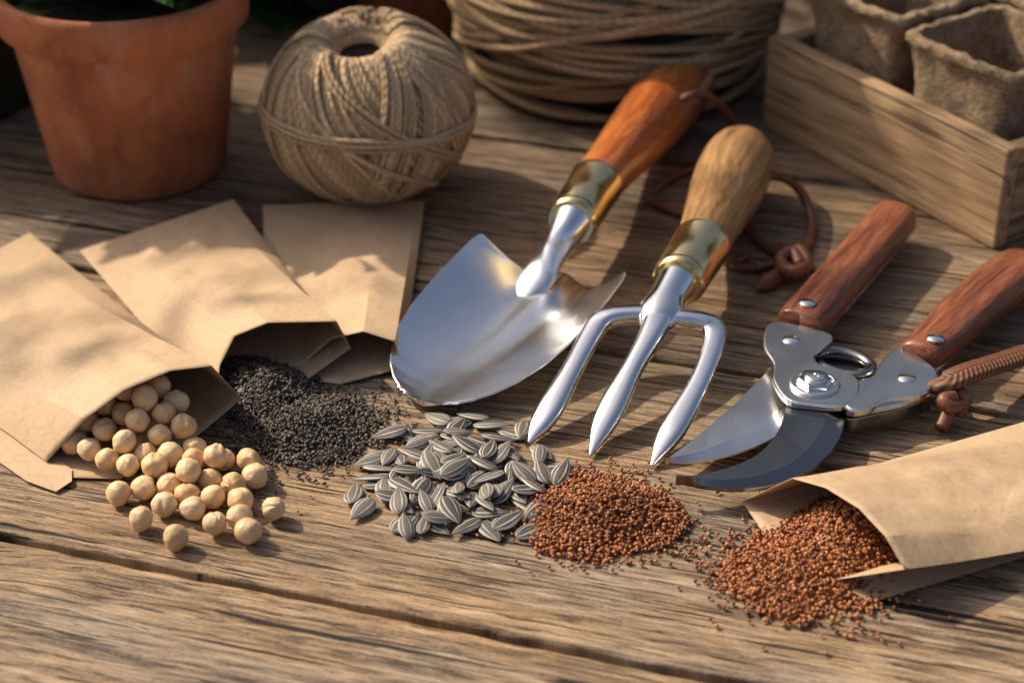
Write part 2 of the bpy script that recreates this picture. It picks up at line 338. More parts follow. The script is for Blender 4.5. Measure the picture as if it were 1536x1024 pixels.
# ---------------------------------------------------------------- seed packets
def packet(name,top,bot,endL,endR,label,zend=(.0012,.0012),full=.0035,wr=.0010,seed=0,pw=1.7):
    def res(pts,n):
        P=np.array([tuple(p) for p in pts]); L=np.concatenate([[0],np.cumsum(np.linalg.norm(np.diff(P,axis=0),axis=1))])
        t=np.linspace(0,L[-1],n)
        for l in L[1:-1]: t[np.argmin(abs(t-l))]=l      # keep the folds crisp
        return np.stack([np.interp(t,L,P[:,i]) for i in range(3)],1)
    nt,nb=44,24
    T=res(GP(*top),nt); B=res(GP(*bot),nb); loop=np.vstack([T,B[1:-1]]); m=len(loop)
    eL=np.array(G(*endL,zend[0])); eR=np.array(G(*endR,zend[1]))
    ax=eR-eL; ax[2]=0; ax/=np.linalg.norm(ax)
    pr=loop@ax; f=(pr-pr.min())/(pr.max()-pr.min())
    E=eL[None,:]+(eR-eL)[None,:]*f[:,None]
    istop=np.arange(m)<nt
    E[istop,2]+=.0014; 
    ns=46; V=[];F=[]
    for i in range(ns):
        s=(i/(ns-1)); 
        for j in range(m):
            p=loop[j]*(1-s)+E[j]*s
            base=E[j][2]; p=p.copy(); zz=base+(loop[j][2]-base)*(1-s)**pw
            if istop[j]:
                zz+=full*math.sin(math.pi*f[j])**.7*math.sin(math.pi*min(s*1.05,1))*(.6+.4*(1-s))
                e=math.sin(math.pi*f[j])*min(1,s*6)*min(1,(1-s)*8)
                zz+=e*wr*(noise.noise((p[0]*38+seed,p[1]*38,2))+.6*noise.noise((p[0]*95,p[1]*95+seed,5)))*1.6
            p[2]=zz; V.append(p)
    for i in range(ns-1):
        for j in range(m):
            k=(j+1)%m; F.append((i*m+j,(i+1)*m+j,(i+1)*m+k,i*m+k))
    F.append(tuple((ns-1)*m+j for j in range(m-1,-1,-1)))
    o=mk(name,V,F,M['paper'],sharp=20,label=label,cat='seed packet')
    s=o.modifiers.new('thick','SOLIDIFY'); s.thickness=.00022; s.offset=0
    return o
pkA=packet('seed_packet',[(70,692,.002),(128,628,.021),(188,584,.031),(256,556,.033),(318,549,.030),(362,598,.011)],
  [(362,598,.010),(330,625,.004),(290,658,.0016),(180,718,.0009),(107,716,.0009),(70,692,.0012)],(-215,492),(45,353),
  'open brown kraft paper packet lying flat, chickpeas spilling from its mouth',zend=(.001,.0040),seed=1)
pkB=packet('seed_packet.001',[(322,612,.0015),(330,548,.012),(352,504,.022),(402,484,.027),(505,482,.025),(526,522,.009)],
  [(526,522,.008),(455,573,.003),(400,600,.0012),(322,612,.0009)],(120,380),(350,303),
  'open brown kraft paper packet with black seeds pouring out',zend=(.001,.0036),seed=5)
pkC=packet('seed_packet.002',[(400,560,.0012),(455,545,.004),(497,508,.012),(545,497,.018),(592,512,.015),(603,552,.003)],
  [(603,552,.002),(510,576,.0009),(400,560,.0007)],(395,312),(637,305),
  'flat brown kraft paper packet with dark open mouth, under another packet',full=.0022,seed=9,zend=(.0008,.0008))
pkD=packet('seed_packet.003',[(1113,752,.004),(1188,717,.021),(1238,731,.0255),(1288,762,.0265),(1328,804,.024),(1357,853,.017),(1252,869,.005)],
  [(1252,869,.004),(1304,903,.0012),(1290,880,.0009),(1200,845,.0009),(1155,812,.001),(1113,752,.003)],(1690,592),(1800,765),
  'open brown kraft paper packet spilling tiny reddish seeds',zend=(.001,.001),seed=14,full=.0022,pw=1.8,wr=.0013)
px=[(-60,560,.0007),(30,640,.0007),(90,690,.0009),(108,705,.0014),(108,722,.0014),(84,738,.0007),(40,722,.0007),(0,694,.0007),(-60,655,.0007)]
V=GP(*px)
fl=mk('packet_flap',V,[tuple(range(len(V)))],M['paper'],None,smooth=False)
fl.parent=pkA; fl.location=fl.location-pkA.location
s=fl.modifiers.new('t','SOLIDIFY'); s.thickness=.0004
# ---------------------------------------------------------------- chickpeas
def chick_mesh(sd):
    bm=bmesh.new(); bmesh.ops.create_uvsphere(bm,u_segments=36,v_segments=24,radius=.0049)
    for v in bm.verts:
        p=v.co/.0049; a=math.atan2(p.y,p.x)
        r=1+.08*noise.noise(p*1.6+Vector((sd,0,0)))+.04*noise.noise(p*4+Vector((0,sd,0)))
        if p.z>.6: r+=.09*max(0,(p.z-.78)/.22)**1.5
        r-=.17*math.exp(-(a/.16)**2)*max(0,1-abs(p.z-.25)*1.0)
        r+=.05*math.exp(-((abs(a)-.45)/.28)**2)*max(0,p.z+.2)
        r-=.05*math.exp(-((abs(a)-2.5)/.15)**2)*max(0,1-abs(p.z-.3)*1.2)
        v.co=p*.0049*r; v.co.x*=.97
    me=bpy.data.meshes.new('chickpea'); bm.to_mesh(me); bm.free()
    me.polygons.foreach_set('use_smooth',[True]*len(me.polygons)); me.materials.append(M['pea']); return me
cms=[chick_mesh(k*5.3) for k in range(5)]
cp=[(263,805,0),(212,777,0),(185,737,0),(327,783,0),(372,796,0),(410,762,0),(355,776,0),(290,762,0),(248,755,0),(319,745,0),(280,738,0),(361,750,0),(346,725,0),(381,714,0),(371,690,0),(337,689,0),(320,716,0),(318,697,1),(291,686,1),(283,710,1),(250,726,0),(215,730,0),(233,704,1),(199,693,1),(164,686,1),(138,667,1),(188,661,2),(159,642,2),(205,635,3),(178,615,3),(222,602,4),(190,595,4),(244,622,3),(272,645,2),(236,652,2),(253,679,1),(219,680,1),(284,670,1),(155,612,3),(130,632,2),(118,655,1),(260,605,3),(205,575,4),(240,580,4),
 (220,668,0),(195,650,0),(225,635,1),(200,615,1)]
R0=.0049
pos=[np.array(G(u,v,R0+l*.0042)) for u,v,l in cp]
for it in range(60):
    for i in range(len(pos)):
        for j in range(i):
            d=pos[i]-pos[j]; L=np.linalg.norm(d)
            if L<R0*1.94:
                if L<1e-5: d=np.array([.001,0,0]);L=.001
                m=d/L*(R0*1.94-L)*.5; m[2]*=.6
                pos[i]+=m; pos[j]-=m
    for p in pos: p[2]=min(max(p[2],R0*.97),.028)
for i,p in enumerate(pos):
    o=bpy.data.objects.new('chickpea',cms[i%5]); o.location=p; o.rotation_euler=[random.uniform(0,6.28) for _ in range(3)]
    s=random.uniform(.90,1.07); o.scale=(s,s*random.uniform(.95,1.03),s); link(o)
    o['label']='round pale beige chickpea spilled from a paper packet'; o['category']='chickpea'; o['group']='chickpeas spilling out of a seed packet'
# ---------------------------------------------------------------- sunflower seeds
def sunseed():
    V=[];F=[];W=[]; n=18;seg=20;L=.0142
    for i in range(n+1):
        t=i/n; w=.0037*(math.sin(math.pi*t**.72)**.85 if 0<t<1 else 0)+.0001; th=.00110*(math.sin(math.pi*t**.75)**.6 if 0<t<1 else 0)+.0001
        for j in range(seg):
            a=2*math.pi*j/seg; ca,sa=math.cos(a),math.sin(a)
            V.append(((t-.5)*L,w*ca,th*np.sign(sa)*abs(sa)**1.25)); W.append((t,ca,sa*.3))
    for i in range(n):
        for j in range(seg):
            k=(j+1)%seg; F.append((i*seg+j,i*seg+k,(i+1)*seg+k,(i+1)*seg+j)[::-1])
    return V,F,W
V,F,W=sunseed(); t0=mk('sunflower_seed',V,F,M['sun'],wc=W,origin=(0,0,0)); sm=t0.data; bpy.data.objects.remove(t0)
C=G(688,720); hm={}
def cell(x,y): return (int(x/.001),int(y/.001))
placed=0; tries=0
while placed<108 and tries<7000:
    tries+=1
    if placed<78: r=.040*math.sqrt(random.random())
    else: r=.029*math.sqrt(random.random())
    if placed>100: r=random.uniform(.036,.043)
    a=random.uniform(0,6.283); x=C.x+r*math.cos(a)*1.04; y=C.y+r*math.sin(a)*.98
    yaw=random.uniform(0,6.283)
    dx,dy=math.cos(yaw),math.sin(yaw); sam=[]
    for s in(-.0055,-.003,0,.003,.0055):
        for w in(-.002,0,.002):
            px_,py_=x+dx*s-dy*w,y+dy*s+dx*w; sam.append((s,w,hm.get(cell(px_,py_),0)))
    A=np.array([[s,w,1] for s,w,_ in sam]); b=np.array([q for *_,q in sam]); co=np.linalg.lstsq(A,b,rcond=None)[0]
    mx=b.max()
    if mx>.0080*(1-r/.058): continue
    sl=float(np.clip(co[0],-.5,.5)); sw=float(np.clip(co[1],-.5,.5))
    zc=(co[2]*.6+mx*.4)+.0011
    zc=max(zc,.0010+abs(sl)*.0055)
    o=bpy.data.objects.new('sunflower_seed',sm)
    ex=Vector((dx,dy,sl)).normalized(); ey=Vector((-dy,dx,sw)); ey=(ey-ex*ey.dot(ex)).normalized(); ez=ex.cross(ey)
    s=random.uniform(.84,1.1)
    Mx=Matrix((ex,ey,ez)).transposed().to_4x4()@Matrix.Diagonal((s,s*random.uniform(.82,1.1),s,1)); o.matrix_world=Matrix.Translation((x,y,zc))@Mx
    link(o); o['label']='grey and white striped sunflower seed in a loose pile'; o['category']='sunflower seed'; o['group']='pile of striped sunflower seeds'
    for i in np.linspace(-.0062,.0062,15):
        ww=.003*math.cos(i/.0062*1.35)
        for w in np.linspace(-ww,ww,7):
            c=cell(x+dx*i-dy*w,y+dy*i+dx*w); hm[c]=max(hm.get(c,0),zc+sl*i+sw*w+.0009)
    placed+=1
# ---------------------------------------------------------------- small seeds
def grain(sx,sy,sz,amp,seed):
    bm=bmesh.new(); bmesh.ops.create_icosphere(bm,subdivisions=1,radius=1)
    for v in bm.verts:
        k=1+amp*noise.noise(v.co*1.3+Vector((seed,0,0))); v.co=Vector((v.co.x*sx*k,v.co.y*sy*k,v.co.z*sz*k))
    me=bpy.data.meshes.new('g'); bm.to_mesh(me); bm.free(); return me
def seeds(kindname,stuffname,mat,tmpl,P,label,slabel,cat,grp,cores,flat):
    P=np.array(P); order=np.argsort(np.linalg.norm(P-np.array([0,0,CH]),axis=1)); near=order[:300]; rest=order[300:]
    for t in tmpl:
        t.materials.clear(); t.materials.append(mat)
        if flat is False: t.polygons.foreach_set('use_smooth',[True]*len(t.polygons))
        t.name=kindname
    for i in near:
        o=bpy.data.objects.new(kindname,random.choice(tmpl)); o.location=P[i]; o.rotation_euler=(random.gauss(0,.5),random.gauss(0,.5),random.uniform(0,6.28)); s=random.uniform(.75,1.15); o.scale=(s,s,s); link(o)
        o['label']=label;o['category']=cat;o['group']=grp
    tv=[]
    for t in tmpl:
        a=np.zeros(len(t.vertices)*3); t.vertices.foreach_get('co',a); tv.append(a.reshape(-1,3))
    tf=np.array([list(p.vertices) for p in tmpl[0].polygons])
    VV=[];FF=[];o0=0
    for i in rest:
        q=Matrix.Rotation(random.uniform(0,6.28),3,'Z')@Matrix.Rotation(random.gauss(0,.6),3,'X')@Matrix.Rotation(random.gauss(0,.6),3,'Y')
        v=(tv[random.randrange(len(tv))]*random.uniform(.75,1.15))@np.array(q).T+P[i]; VV.append(v); FF.append(tf+o0); o0+=len(v)
    for (cx,cy,Rr,hf) in cores:
        nr,na=22,48; g=[]
        for i in range(nr+1):
            for j in range(na):
                x=cx+Rr*i/nr*math.cos(6.28318*j/na); y=cy+Rr*i/nr*math.sin(6.28318*j/na); g.append((x,y,hf(x,y)-.0015))
        f=[]
        for i in range(nr):
            for j in range(na):
                k=(j+1)%na; f.append((i*na+j,(i+1)*na+j,(i+1)*na+k)); f.append((i*na+j,(i+1)*na+k,i*na+k))
        VV.append(np.array(g)); FF.append(np.array(f)+o0); o0+=len(g)
    V=np.vstack(VV);F=np.vstack(FF); c=V.mean(0); c[2]=0
    me=bpy.data.meshes.new(stuffname); me.vertices.add(len(V)); me.vertices.foreach_set('co',(V-c).ravel())
    me.loops.add(F.size); me.loops.foreach_set('vertex_index',F.ravel().astype(np.int32)); me.polygons.add(len(F))
    me.polygons.foreach_set('loop_start',np.arange(0,F.size,3,dtype=np.int32)); me.update(calc_edges=True)
    if flat is False: me.polygons.foreach_set('use_smooth',[True]*len(me.polygons))
    me.materials.append(mat); o=bpy.data.objects.new(stuffname,me); o.location=c; link(o); o['kind']='stuff'; o['label']=slabel; o['category']=cat
def cone(C,Rx,Ry,Hh,ang=0,p=1.25):
    ca,sa=math.cos(ang),math.sin(ang)
    def f(x,y):
        dx,dy=x-C[0],y-C[1]; a=(dx*ca+dy*sa)/Rx; b=(-dx*sa+dy*ca)/Ry
        r=math.sqrt(a*a+b*b); r*=1+.28*noise.noise((x*55,y*55,0))
        rr=math.sqrt(r*r+.03)-.03
        return Hh*max(0,1-rr)**p
    return f
def fill(hf,C,R,n,zmin,out):
    k=0
    while k<n:
        x=C[0]+random.uniform(-R,R); y=C[1]+random.uniform(-R,R); h_=hf(x,y)
        if h_<.0007: continue
        out.append((x,y,max(zmin,h_+random.uniform(-.0006,.0010)))); k+=1
def scatter(C,r0,sig,n,zmin,out,stretch=(1,1)):
    for _ in range(n):
        a=random.uniform(0,6.283); r=r0+abs(random.gauss(0,sig)); out.append((C[0]+r*math.cos(a)*stretch[0],C[1]+r*math.sin(a)*stretch[1],zmin))
c1=G(903,774); c2=G(1208,856); c3=G(1275,815)
f1=cone(c1,.0305,.029,.0115); f2=cone(c2,.036,.030,.0092,.4); f3=cone(c3,.031,.028,.0180,.3)
f23=lambda x,y:max(f2(x,y),f3(x,y))
P=[]; fill(f1,c1,.035,2300,.0008,P); scatter(c1,.022,.006,300,.0008,P,(1.1,1)); scatter(c1,.025,.010,90,.0008,P,(1.2,.9))
fill(f23,(c2[0]+.012,c2[1]+.008),.05,3300,.0008,P); scatter(c2,.025,.006,280,.0008,P,(1.15,.9)); scatter(c2,.027,.011,100,.0008,P,(1.2,.9))
tm=[grain(.00091,.00077,.00071,.5,k*7.3) for k in range(5)]
seeds('red_seed','red_seed_heap',M['redseed'],tm,P,'tiny round reddish brown seed on the planks','heaps of tiny reddish brown seeds on the table','seeds','spilled reddish brown seeds',[(c1[0],c1[1],.033,f1),(c2[0]+.01,c2[1]+.006,.046,f23)],False)
b1=G(466,642); b2=G(395,575,.004)
h1=cone(b1,.030,.029,.0085); h2=cone(b2,.024,.033,.0115,.5)
hb=lambda x,y:max(h1(x,y),h2(x,y))
P=[]; fill(hb,((b1[0]+b2[0])/2,(b1[1]+b2[1])/2),.06,3900,.0008,P); scatter(b1,.022,.007,600,.0007,P,(1.08,1)); scatter(b1,.025,.016,320,.0007,P,(1.2,.9))
tm=[grain(.00100,.00060,.00052,.6,k*3.3+40) for k in range(5)]
seeds('black_seed','black_seed_heap',M['blackseed'],tm,P,'tiny angular black seed on the planks','heap of tiny matt black seeds spilling from a paper packet','seeds','spilled black seeds',[((b1[0]+b2[0])/2,(b1[1]+b2[1])/2,.060,hb)],True)
# ---------------------------------------------------------------- trowel
tip=np.array([-.0355,.6265]); ax=np.array([.46,.888]); ax/=np.linalg.norm(ax); pp=np.array([ax[1],-ax[0]])
tr=empty('hand_trowel',(tip[0]+.05,tip[1]+.1,0),'polished steel hand trowel with brass ferrule and reddish wooden handle','trowel')
Lb=.106; V=[];F=[];W=[]; ns,nw=90,57
tt=[0,.004,.012,.03,.07,.13,.22,.35,.5,.7,.9,1]; ww=[.0006,.0050,.0086,.0132,.0188,.0242,.0296,.0344,.0371,.0381,.0378,.0372]
for i in range(ns):
    u_=i/(ns-1); t=u_**1.6 if u_<.9 else (.9**1.6)+(1-.9**1.6)*(1-(1-(u_-.9)/.1)**1.3)
    w=np.interp(t,tt,ww)
    rs=max(0,(t-.94)/.06); w*=1-.05*(1-math.sqrt(max(0,1-rs*rs)))
    dep=.002+.0200*(t**.75)
    for j in range(nw):
        q=math.sin(((j/(nw-1))*2-1)*math.pi/2)
        s2=max(0,(t-.45)/.55)**2
        back=Lb*t+s2*(.0150*(1-math.sqrt(q*q+.01)+.1)-.0015*q)
        xy=tip+ax*back+pp*(w*q+.004*t)
        z=.0012+.003*(1-t)**3+dep*abs(q)**1.9
        rdg=max(0,(t-.25)/.75)
        z+=.0052*rdg**1.6*math.exp(-(q/(.10+.14*rdg))**2)      # central ridge swelling into the neck
        V.append((xy[0],xy[1],z)); W.append((back,w*q,z))
for i in range(ns-1):
    for j in range(nw-1):
        q=i*nw+j; F.append((q,q+1,q+nw+1,q+nw))
o=mk('blade',V,F,M['blade'],tr,wc=W); s=o.modifiers.new('t','SOLIDIFY'); s.thickness=.0011; s.offset=1
o.data.flip_normals()
sweep('socket',GP((785,447,.0030),(800,425,.0062),(816,402,.0108),(834,374,.0185),(850,347,.026),(864,322,.030)),[(.0030,.0008),(.0082,.0030),(.0086,.0046),(.0072,.0064),(.0080,.0080),(.0098,.0098)],M['blade'],tr,seg=28,n=50)
F0=G(856,334,.0288);F1=G(894,275,.0295);E=G(1042,104,.019)
FER=[(0,.0090),(0,.0105),(.02,.0112),(.05,.0117),(.10,.0119),(.12,.0117),(.14,.0119),(.5,.0122),(.90,.0126),(.92,.0128),(.98,.0128),(1,.0124),(1,.009)]
axis_lathe('ferrule',F0,F1,FER,M['brass'],tr,sharp=25)
axis_lathe('handle',F1,E,[(-.02,.0114),(.03,.0123),(.12,.0128),(.3,.0149),(.5,.0172),(.68,.0182),(.82,.0176),(.9,.0162),(.96,.0133),(.99,.0085),(1.0,.0002)],M['red'],tr,n=50,sharp=70)
sweep('leather_cord',GP((1022,150,.034),(1045,140,.037),(1075,152,.031),(1100,185,.015),(1098,222,.003),(1055,248,.0022),(1010,265,.0022),(978,292,.0022),(1000,312,.0022),(1060,330,.0022)),[.0021]*10,M['leather'],tr,seg=10,n=90)
# ---------------------------------------------------------------- fork
fk=empty('hand_fork',(G(985,500)[0],G(985,500)[1],0),'three-tined polished steel hand fork with brass ferrule and oak handle','hand fork')
def tine(l,r): return sweep('tine',GP(*l),r,M['steel'],fk,seg=32,n=90,sq=2.8)
tine([(992,474,.0235),(957,472,.0240),(924,474,.0236),(901,483,.0222),(886,504,.0200),(858,556,.0150),(827,610,.0090),(808,640,.0050),(793,664,.0014)],[(.0060,.0048),(.0048,.0040),(.0047,.0038),(.0050,.0038),(.0047,.0034),(.0044,.0032),(.0054,.0030),(.0042,.0024),(.0005,.0005)])
tine([(994,462,.0255),(978,500,.023),(950,550,.018),(920,607,.011),(902,644,.0060),(885,683,.0014)],[(.0074,.0052),(.0054,.0042),(.0044,.0034),(.0055,.0032),(.0044,.0026),(.0005,.0005)])
tine([(992,474,.0235),(1020,478,.0240),(1049,482,.0236),(1069,492,.0222),(1071,515,.0200),(1050,572,.0150),(1015,634,.0090),(996,666,.0052),(977,699,.0014)],[(.0060,.0048),(.0048,.0040),(.0047,.0038),(.0050,.0038),(.0047,.0034),(.0044,.0032),(.0054,.0030),(.0042,.0024),(.0005,.0005)])
sweep('socket',GP((974,502,.0222),(988,472,.0248),(1001,446,.0270),(1016,422,.0280),(1022,410,.0285)),[(.0042,.0034),(.0096,.0060),(.0080,.0068),(.0090,.0090),(.0100,.0100)],M['steel'],fk,seg=32,n=30)
F0=G(1016,424,.0280);F1=G(1053,366,.0285);E=G(1118,222,.0195)
axis_lathe('ferrule',F0,F1,FER,M['brass'],fk,sharp=25)
axis_lathe('handle',F1,E,[(-.02,.0114),(.03,.0123),(.12,.0126),(.35,.0151),(.55,.0172),(.74,.0179),(.87,.0168),(.95,.0135),(.985,.0085),(1.0,.0002)],M['oak'],fk,n=50,sharp=70)
sweep('leather_cord',GP((1150,262,.024),(1175,266,.020),(1203,290,.010),(1217,330,.0025),(1212,365,.0025),(1190,385,.004),(1160,375,.0025),(1135,352,.0025),(1118,330,.0025)),[.0023]*9,M['leather'],fk,seg=10,n=80)
sweep('leather_cord.001',GP((1120,385,.0022),(1100,398,.0022),(1125,402,.0022),(1155,398,.003),(1182,392,.0045)),[.0022]*5,M['leather'],fk,seg=10,n=40)
sweep('cord_knot',GP((1172,372,.004),(1200,378,.009),(1208,398,.007),(1188,408,.008),(1170,392,.008),(1188,378,.010),(1200,398,.008)),[.0032]*7,M['leather'],fk,seg=12,n=60)
sweep('cord_end',GP((1190,400,.005),(1168,412,.004),(1148,425,.003),(1134,434,.002)),[.0028,.0034,.0040,.0014],M['leather'],fk,seg=10,n=24)
sweep('cord_end.001',GP((1195,392,.005),(1212,400,.004),(1224,408,.003)),[.0024,.003,.0012],M['leather'],fk,seg=10,n=20)
# ---------------------------------------------------------------- secateurs
pr=empty('pruning_shears',(G(1230,590)[0],G(1230,590)[1],0),'open bypass pruning shears with dark wooden scales and silver rivets','pruning shears')
def wedge(name,edge,back,zb,ze,th,mat,bw=.30):
    """blade: sharpened edge and thick back, surface slopes to the edge with a bevel line"""
    n=48; A=cr([tuple(G(*p,ze)) for p in edge],n); B=cr([tuple(G(*p,zb)) for p in back],n); V=[];F=[]
    for i in range(n):
        a,b=A[i],B[i]
        for f,z in((0,ze),(bw,zb*.95+ze*.05),(bw+.04,zb),(1,zb)):
            p=a*(1-f)+b*f; V.append((p[0],p[1],z))
        V.append((b[0],b[1],zb-th)); V.append((a[0],a[1],zb-th))
    for i in range(n-1):
        for j in range(6):
            k=(j+1)%6; q=i*6; F.append((q+j,q+k,q+6+k,q+6+j))
    F.append((5,4,3,2,1,0)); F.append(tuple((n-1)*6+j for j in range(6)))
    bm=bmesh.new(); vs=[bm.verts.new(v) for v in V]
    for f in F: bm.faces.new([vs[k] for k in f])
    bmesh.ops.recalc_face_normals(bm,faces=bm.faces)
    bm.verts.index_update(); F=[[v.index for v in f.verts] for f in bm.faces]; V=[tuple(v.co) for v in bm.verts]; bm.free()
    return mk(name,V,F,mat,pr,sharp=8)
wedge('cutting_blade',[(1000,691),(1030,693),(1075,687),(1130,670),(1175,646),(1212,610)],[(999,689),(1030,666),(1068,636),(1108,600),(1140,568),(1160,550)],.0090,.0072,.0026,M['grey'])
plate('blade_tang',[(1158,551),(1190,553),(1218,580),(1212,612),(1180,640),(1165,600)],.0088,.0024,M['grey'],pr,bev=.0005)
wedge('hooked_blade',[(1015,717),(1055,728),(1115,732),(1175,722),(1228,694),(1260,655),(1272,606)],[(1014,714),(1050,711),(1096,700),(1138,680),(1166,648),(1178,616),(1186,588)],.0124,.0100,.0042,M['dark'],.30)
plate('arm',[(1150,488),(1175,482),(1246,500),(1236,520),(1222,533),(1230,545),(1264,554),(1288,570),(1286,592),(1262,608),(1215,606),(1180,598),(1160,570),(1160,545),(1146,520)],.0155,.0030,M['grey'],pr,bev=.0008)
plate('arm.001',[(1322,540),(1352,520),(1404,552),(1402,574),(1382,590),(1330,598),(1300,612),(1272,612),(1262,590),(1286,570),(1308,562)],.0150,.0040,M['grey'],pr,bev=.0010)
plate('side_plate',[(1262,604),(1300,604),(1345,592),(1398,582),(1398,592),(1372,606),(1300,624),(1268,626)],.0100,.0066,M['dark'],pr,bev=.0010)
plate('side_plate.001',[(1292,600),(1345,590),(1398,580),(1398,590),(1345,606),(1296,614)],.0128,.0026,M['grey'],pr,bev=.0006)
sweep('spring',GP((1226,532,.0095),(1244,525,.010),(1270,528,.010),(1296,538,.010),(1308,551,.010),(1296,561,.010),(1270,561,.0095),(1240,552,.009),(1224,541,.009)),[(.0026,.0020)]*9,M['dark'],pr,seg=12,n=60,closed=True)
plate('spring_seat',[(1232,532),(1262,528),(1298,542),(1304,556),(1280,560),(1240,550)],.0070,.003,M['dark'],pr,bev=.0004)
c=G(1222,577,.0155)
def disc(name,c,prof,mat,par,seg=40): return lathe(name,c,prof,mat,par,seg=seg,sharp=30)
disc('pivot_nut',c,[(.0001,0),(.0100,0),(.0100,.0010),(.0095,.0014),(.0080,.0014),(.0076,.0010),(.0001,.0010)],M['grey'],pr)
disc('pivot_nut',c+Vector((0,0,.0010)),[(.0001,0),(.0072,0),(.0072,.0016),(.0065,.0024),(.0001,.0024)],M['steel'],pr,6)
disc('pivot_bolt',c+Vector((0,0,.0034)),[(.0001,0),(.0044,0),(.0043,.0006),(.0036,.0012),(.0016,.0014),(.0013,.0006),(.0001,.0005)],M['grey'],pr)
a0=G(1200,488,.0135);a1=G(1350,318,.0135)
sweep('handle',[a0,a0.lerp(a1,.03),a0.lerp(a1,.3),a0.lerp(a1,.6),a0.lerp(a1,.88),a0.lerp(a1,.97),a1],[(.0088,.005),(.0106,.0068),(.0104,.0074),(.0103,.0078),(.0104,.0080),(.0092,.0068),(.004,.003)],M['walnut'],pr,seg=28,n=60,sq=2.9)
H0=[G(1376,536,.0135),G(1382,530,.0135),G(1412,504,.0135),G(1450,468,.0135),G(1500,426,.0135),G(1535,398,.0135),G(1546,389,.0135)]
sweep('handle.001',H0,[(.0068,.005),(.0088,.0066),(.0098,.0072),(.0110,.0078),(.0120,.0080),(.0102,.0070),(.004,.003)],M['walnut'],pr,seg=28,n=60,sq=2.8)
sweep('tang',[G(1195,500,.0085),G(1240,452,.0085),G(1345,332,.0085)],[(.0106,.0018)]*3,M['grey'],pr,seg=12,n=12,sq=5)
sweep('tang.001',[G(1368,552,.0085),G(1440,484,.0085),G(1536,404,.0085)],[(.0098,.0018)]*3,M['grey'],pr,seg=12,n=12,sq=5)
for (u,v,z) in((1211,455,.0209),(1187,511,.0155),(1403,508,.0207),(1360,568,.0150)):
    disc('rivet',G(u,v,z-.0004),[(.0001,0),(.0036,0),(.0036,.0006),(.0028,.0011),(.0001,.0013)],M['steel'],pr,24)
sweep('leather_strap',GP((1398,578,.012),(1420,572,.016),(1455,558,.017),(1500,544,.014),(1560,525,.010),(1640,505,.006)),[(.0055,.0024)]*6,M['braid'],pr,seg=20,n=60,sq=3)
sweep('strap_knot',GP((1418,592,.008),(1440,590,.012),(1447,602,.009),(1428,610,.010),(1415,600,.012),(1432,592,.013)),[.0028]*6,M['leather'],pr,seg=12,n=50)
sweep('strap_end',GP((1430,603,.009),(1420,622,.006),(1412,642,.003)),[.0022,.0030,.0030],M['leather'],pr,seg=10,n=20)
sweep('strap_end.001',GP((1436,603,.009),(1442,614,.006),(1438,626,.003)),[.0022,.0026,.0016],M['leather'],pr,seg=10,n=20)
# ---------------------------------------------------------------- terracotta pot + plants
def pot(name,c,Rb,Rt,Hh,rim,mat,label,cat='plant pot'):
    t=.0045; e=empty(name,c,label,cat)
    prof=[(.0001,0),(Rb-.002,0),(Rb,.002),(Rt-.006,Hh-rim-.0005),(Rt-.003,Hh-rim),(Rt-.0005,Hh-rim+.0015),(Rt+.0008,Hh-.004),(Rt,Hh-.001),(Rt-.002,Hh),(Rt-t,Hh-.001),(Rt-t-.002,Hh-rim),(Rt-t-.006,Hh-rim-.005),(Rt-t-.008,Hh-rim-.006)]
    lathe('pot_body',c,prof,mat,e,seg=96,sharp=60)
    lathe('soil',c,[(.0001,Hh-.014),(Rt-t-.0005,Hh-.013),(Rt-t-.002,Hh-.018),(.0001,Hh-.018)],M['soil'],e)
    return e
pc=Vector((-.190,.858,0))
pot('terracotta_pot',pc,.0435,.0612,.100,.021,M['terra'],'orange terracotta flower pot with thick rim and mineral marks')
def leafblades(V,F,base,dirv,L,wd,up,droop=.3,n=5):
    side=dirv.cross(up).normalized(); b=len(V)
    for i in range(n+1):
        t=i/n; p=base+dirv*L*t-Vector((0,0,1))*droop*L*t*t; w=wd*math.sin(math.pi*min(.97,max(.04,t))**.8)
        V.append(p-side*w+up*w*.3); V.append(p); V.append(p+side*w+up*w*.3)
    for i in range(n):
        q=b+i*3; F.append((q,q+1,q+4,q+3)); F.append((q+1,q+2,q+5,q+4))
def plant(name,c,n,r,hmin,hmax,L,label,wd=.01,cat='plant',el=(.2,1.2)):
    e=empty(name,c,label,cat); V=[];F=[];SV=[];SF=[]
    for i in range(n):
        a=random.uniform(0,6.28); rr=r*math.sqrt(random.random()); h_=random.uniform(hmin,hmax)
        base=c+Vector((rr*math.cos(a),rr*math.sin(a),h_)); ele=random.uniform(*el); a2=a+random.gauss(0,.7)
        d=Vector((math.cos(a2)*math.cos(ele),math.sin(a2)*math.cos(ele),math.sin(ele))); up=Vector((-d.x*d.z,-d.y*d.z,1-d.z*d.z)).normalized()
        leafblades(V,F,base,d,L*random.uniform(.6,1.2),wd*random.uniform(.7,1.2),up,random.uniform(.1,.5))
        if i%3==0:
            root=c+Vector((rr*.25*math.cos(a),rr*.25*math.sin(a),0)); v,f,_=sweep_data([root,(root+base)/2+Vector((0,0,.004)),base],[.0012,.001,.0008],6); b=len(SV); SV+=list(v); SF+=[tuple(q+b for q in x) for x in f]
    mk('foliage',V,F,M['leaf'],e); mk('stem',SV,SF,M['leaf'],e); return e
plant('potted_plant',pc+Vector((0,0,.088)),170,.044,.002,.05,.028,'leafy green plant growing in a terracotta pot',.009,el=(.35,1.2))
gp=Vector((-.338,.955,0)); pot('glazed_pot',gp,.078,.090,.115,.02,M['glaze'],'dark olive glazed pot standing behind a terracotta pot')
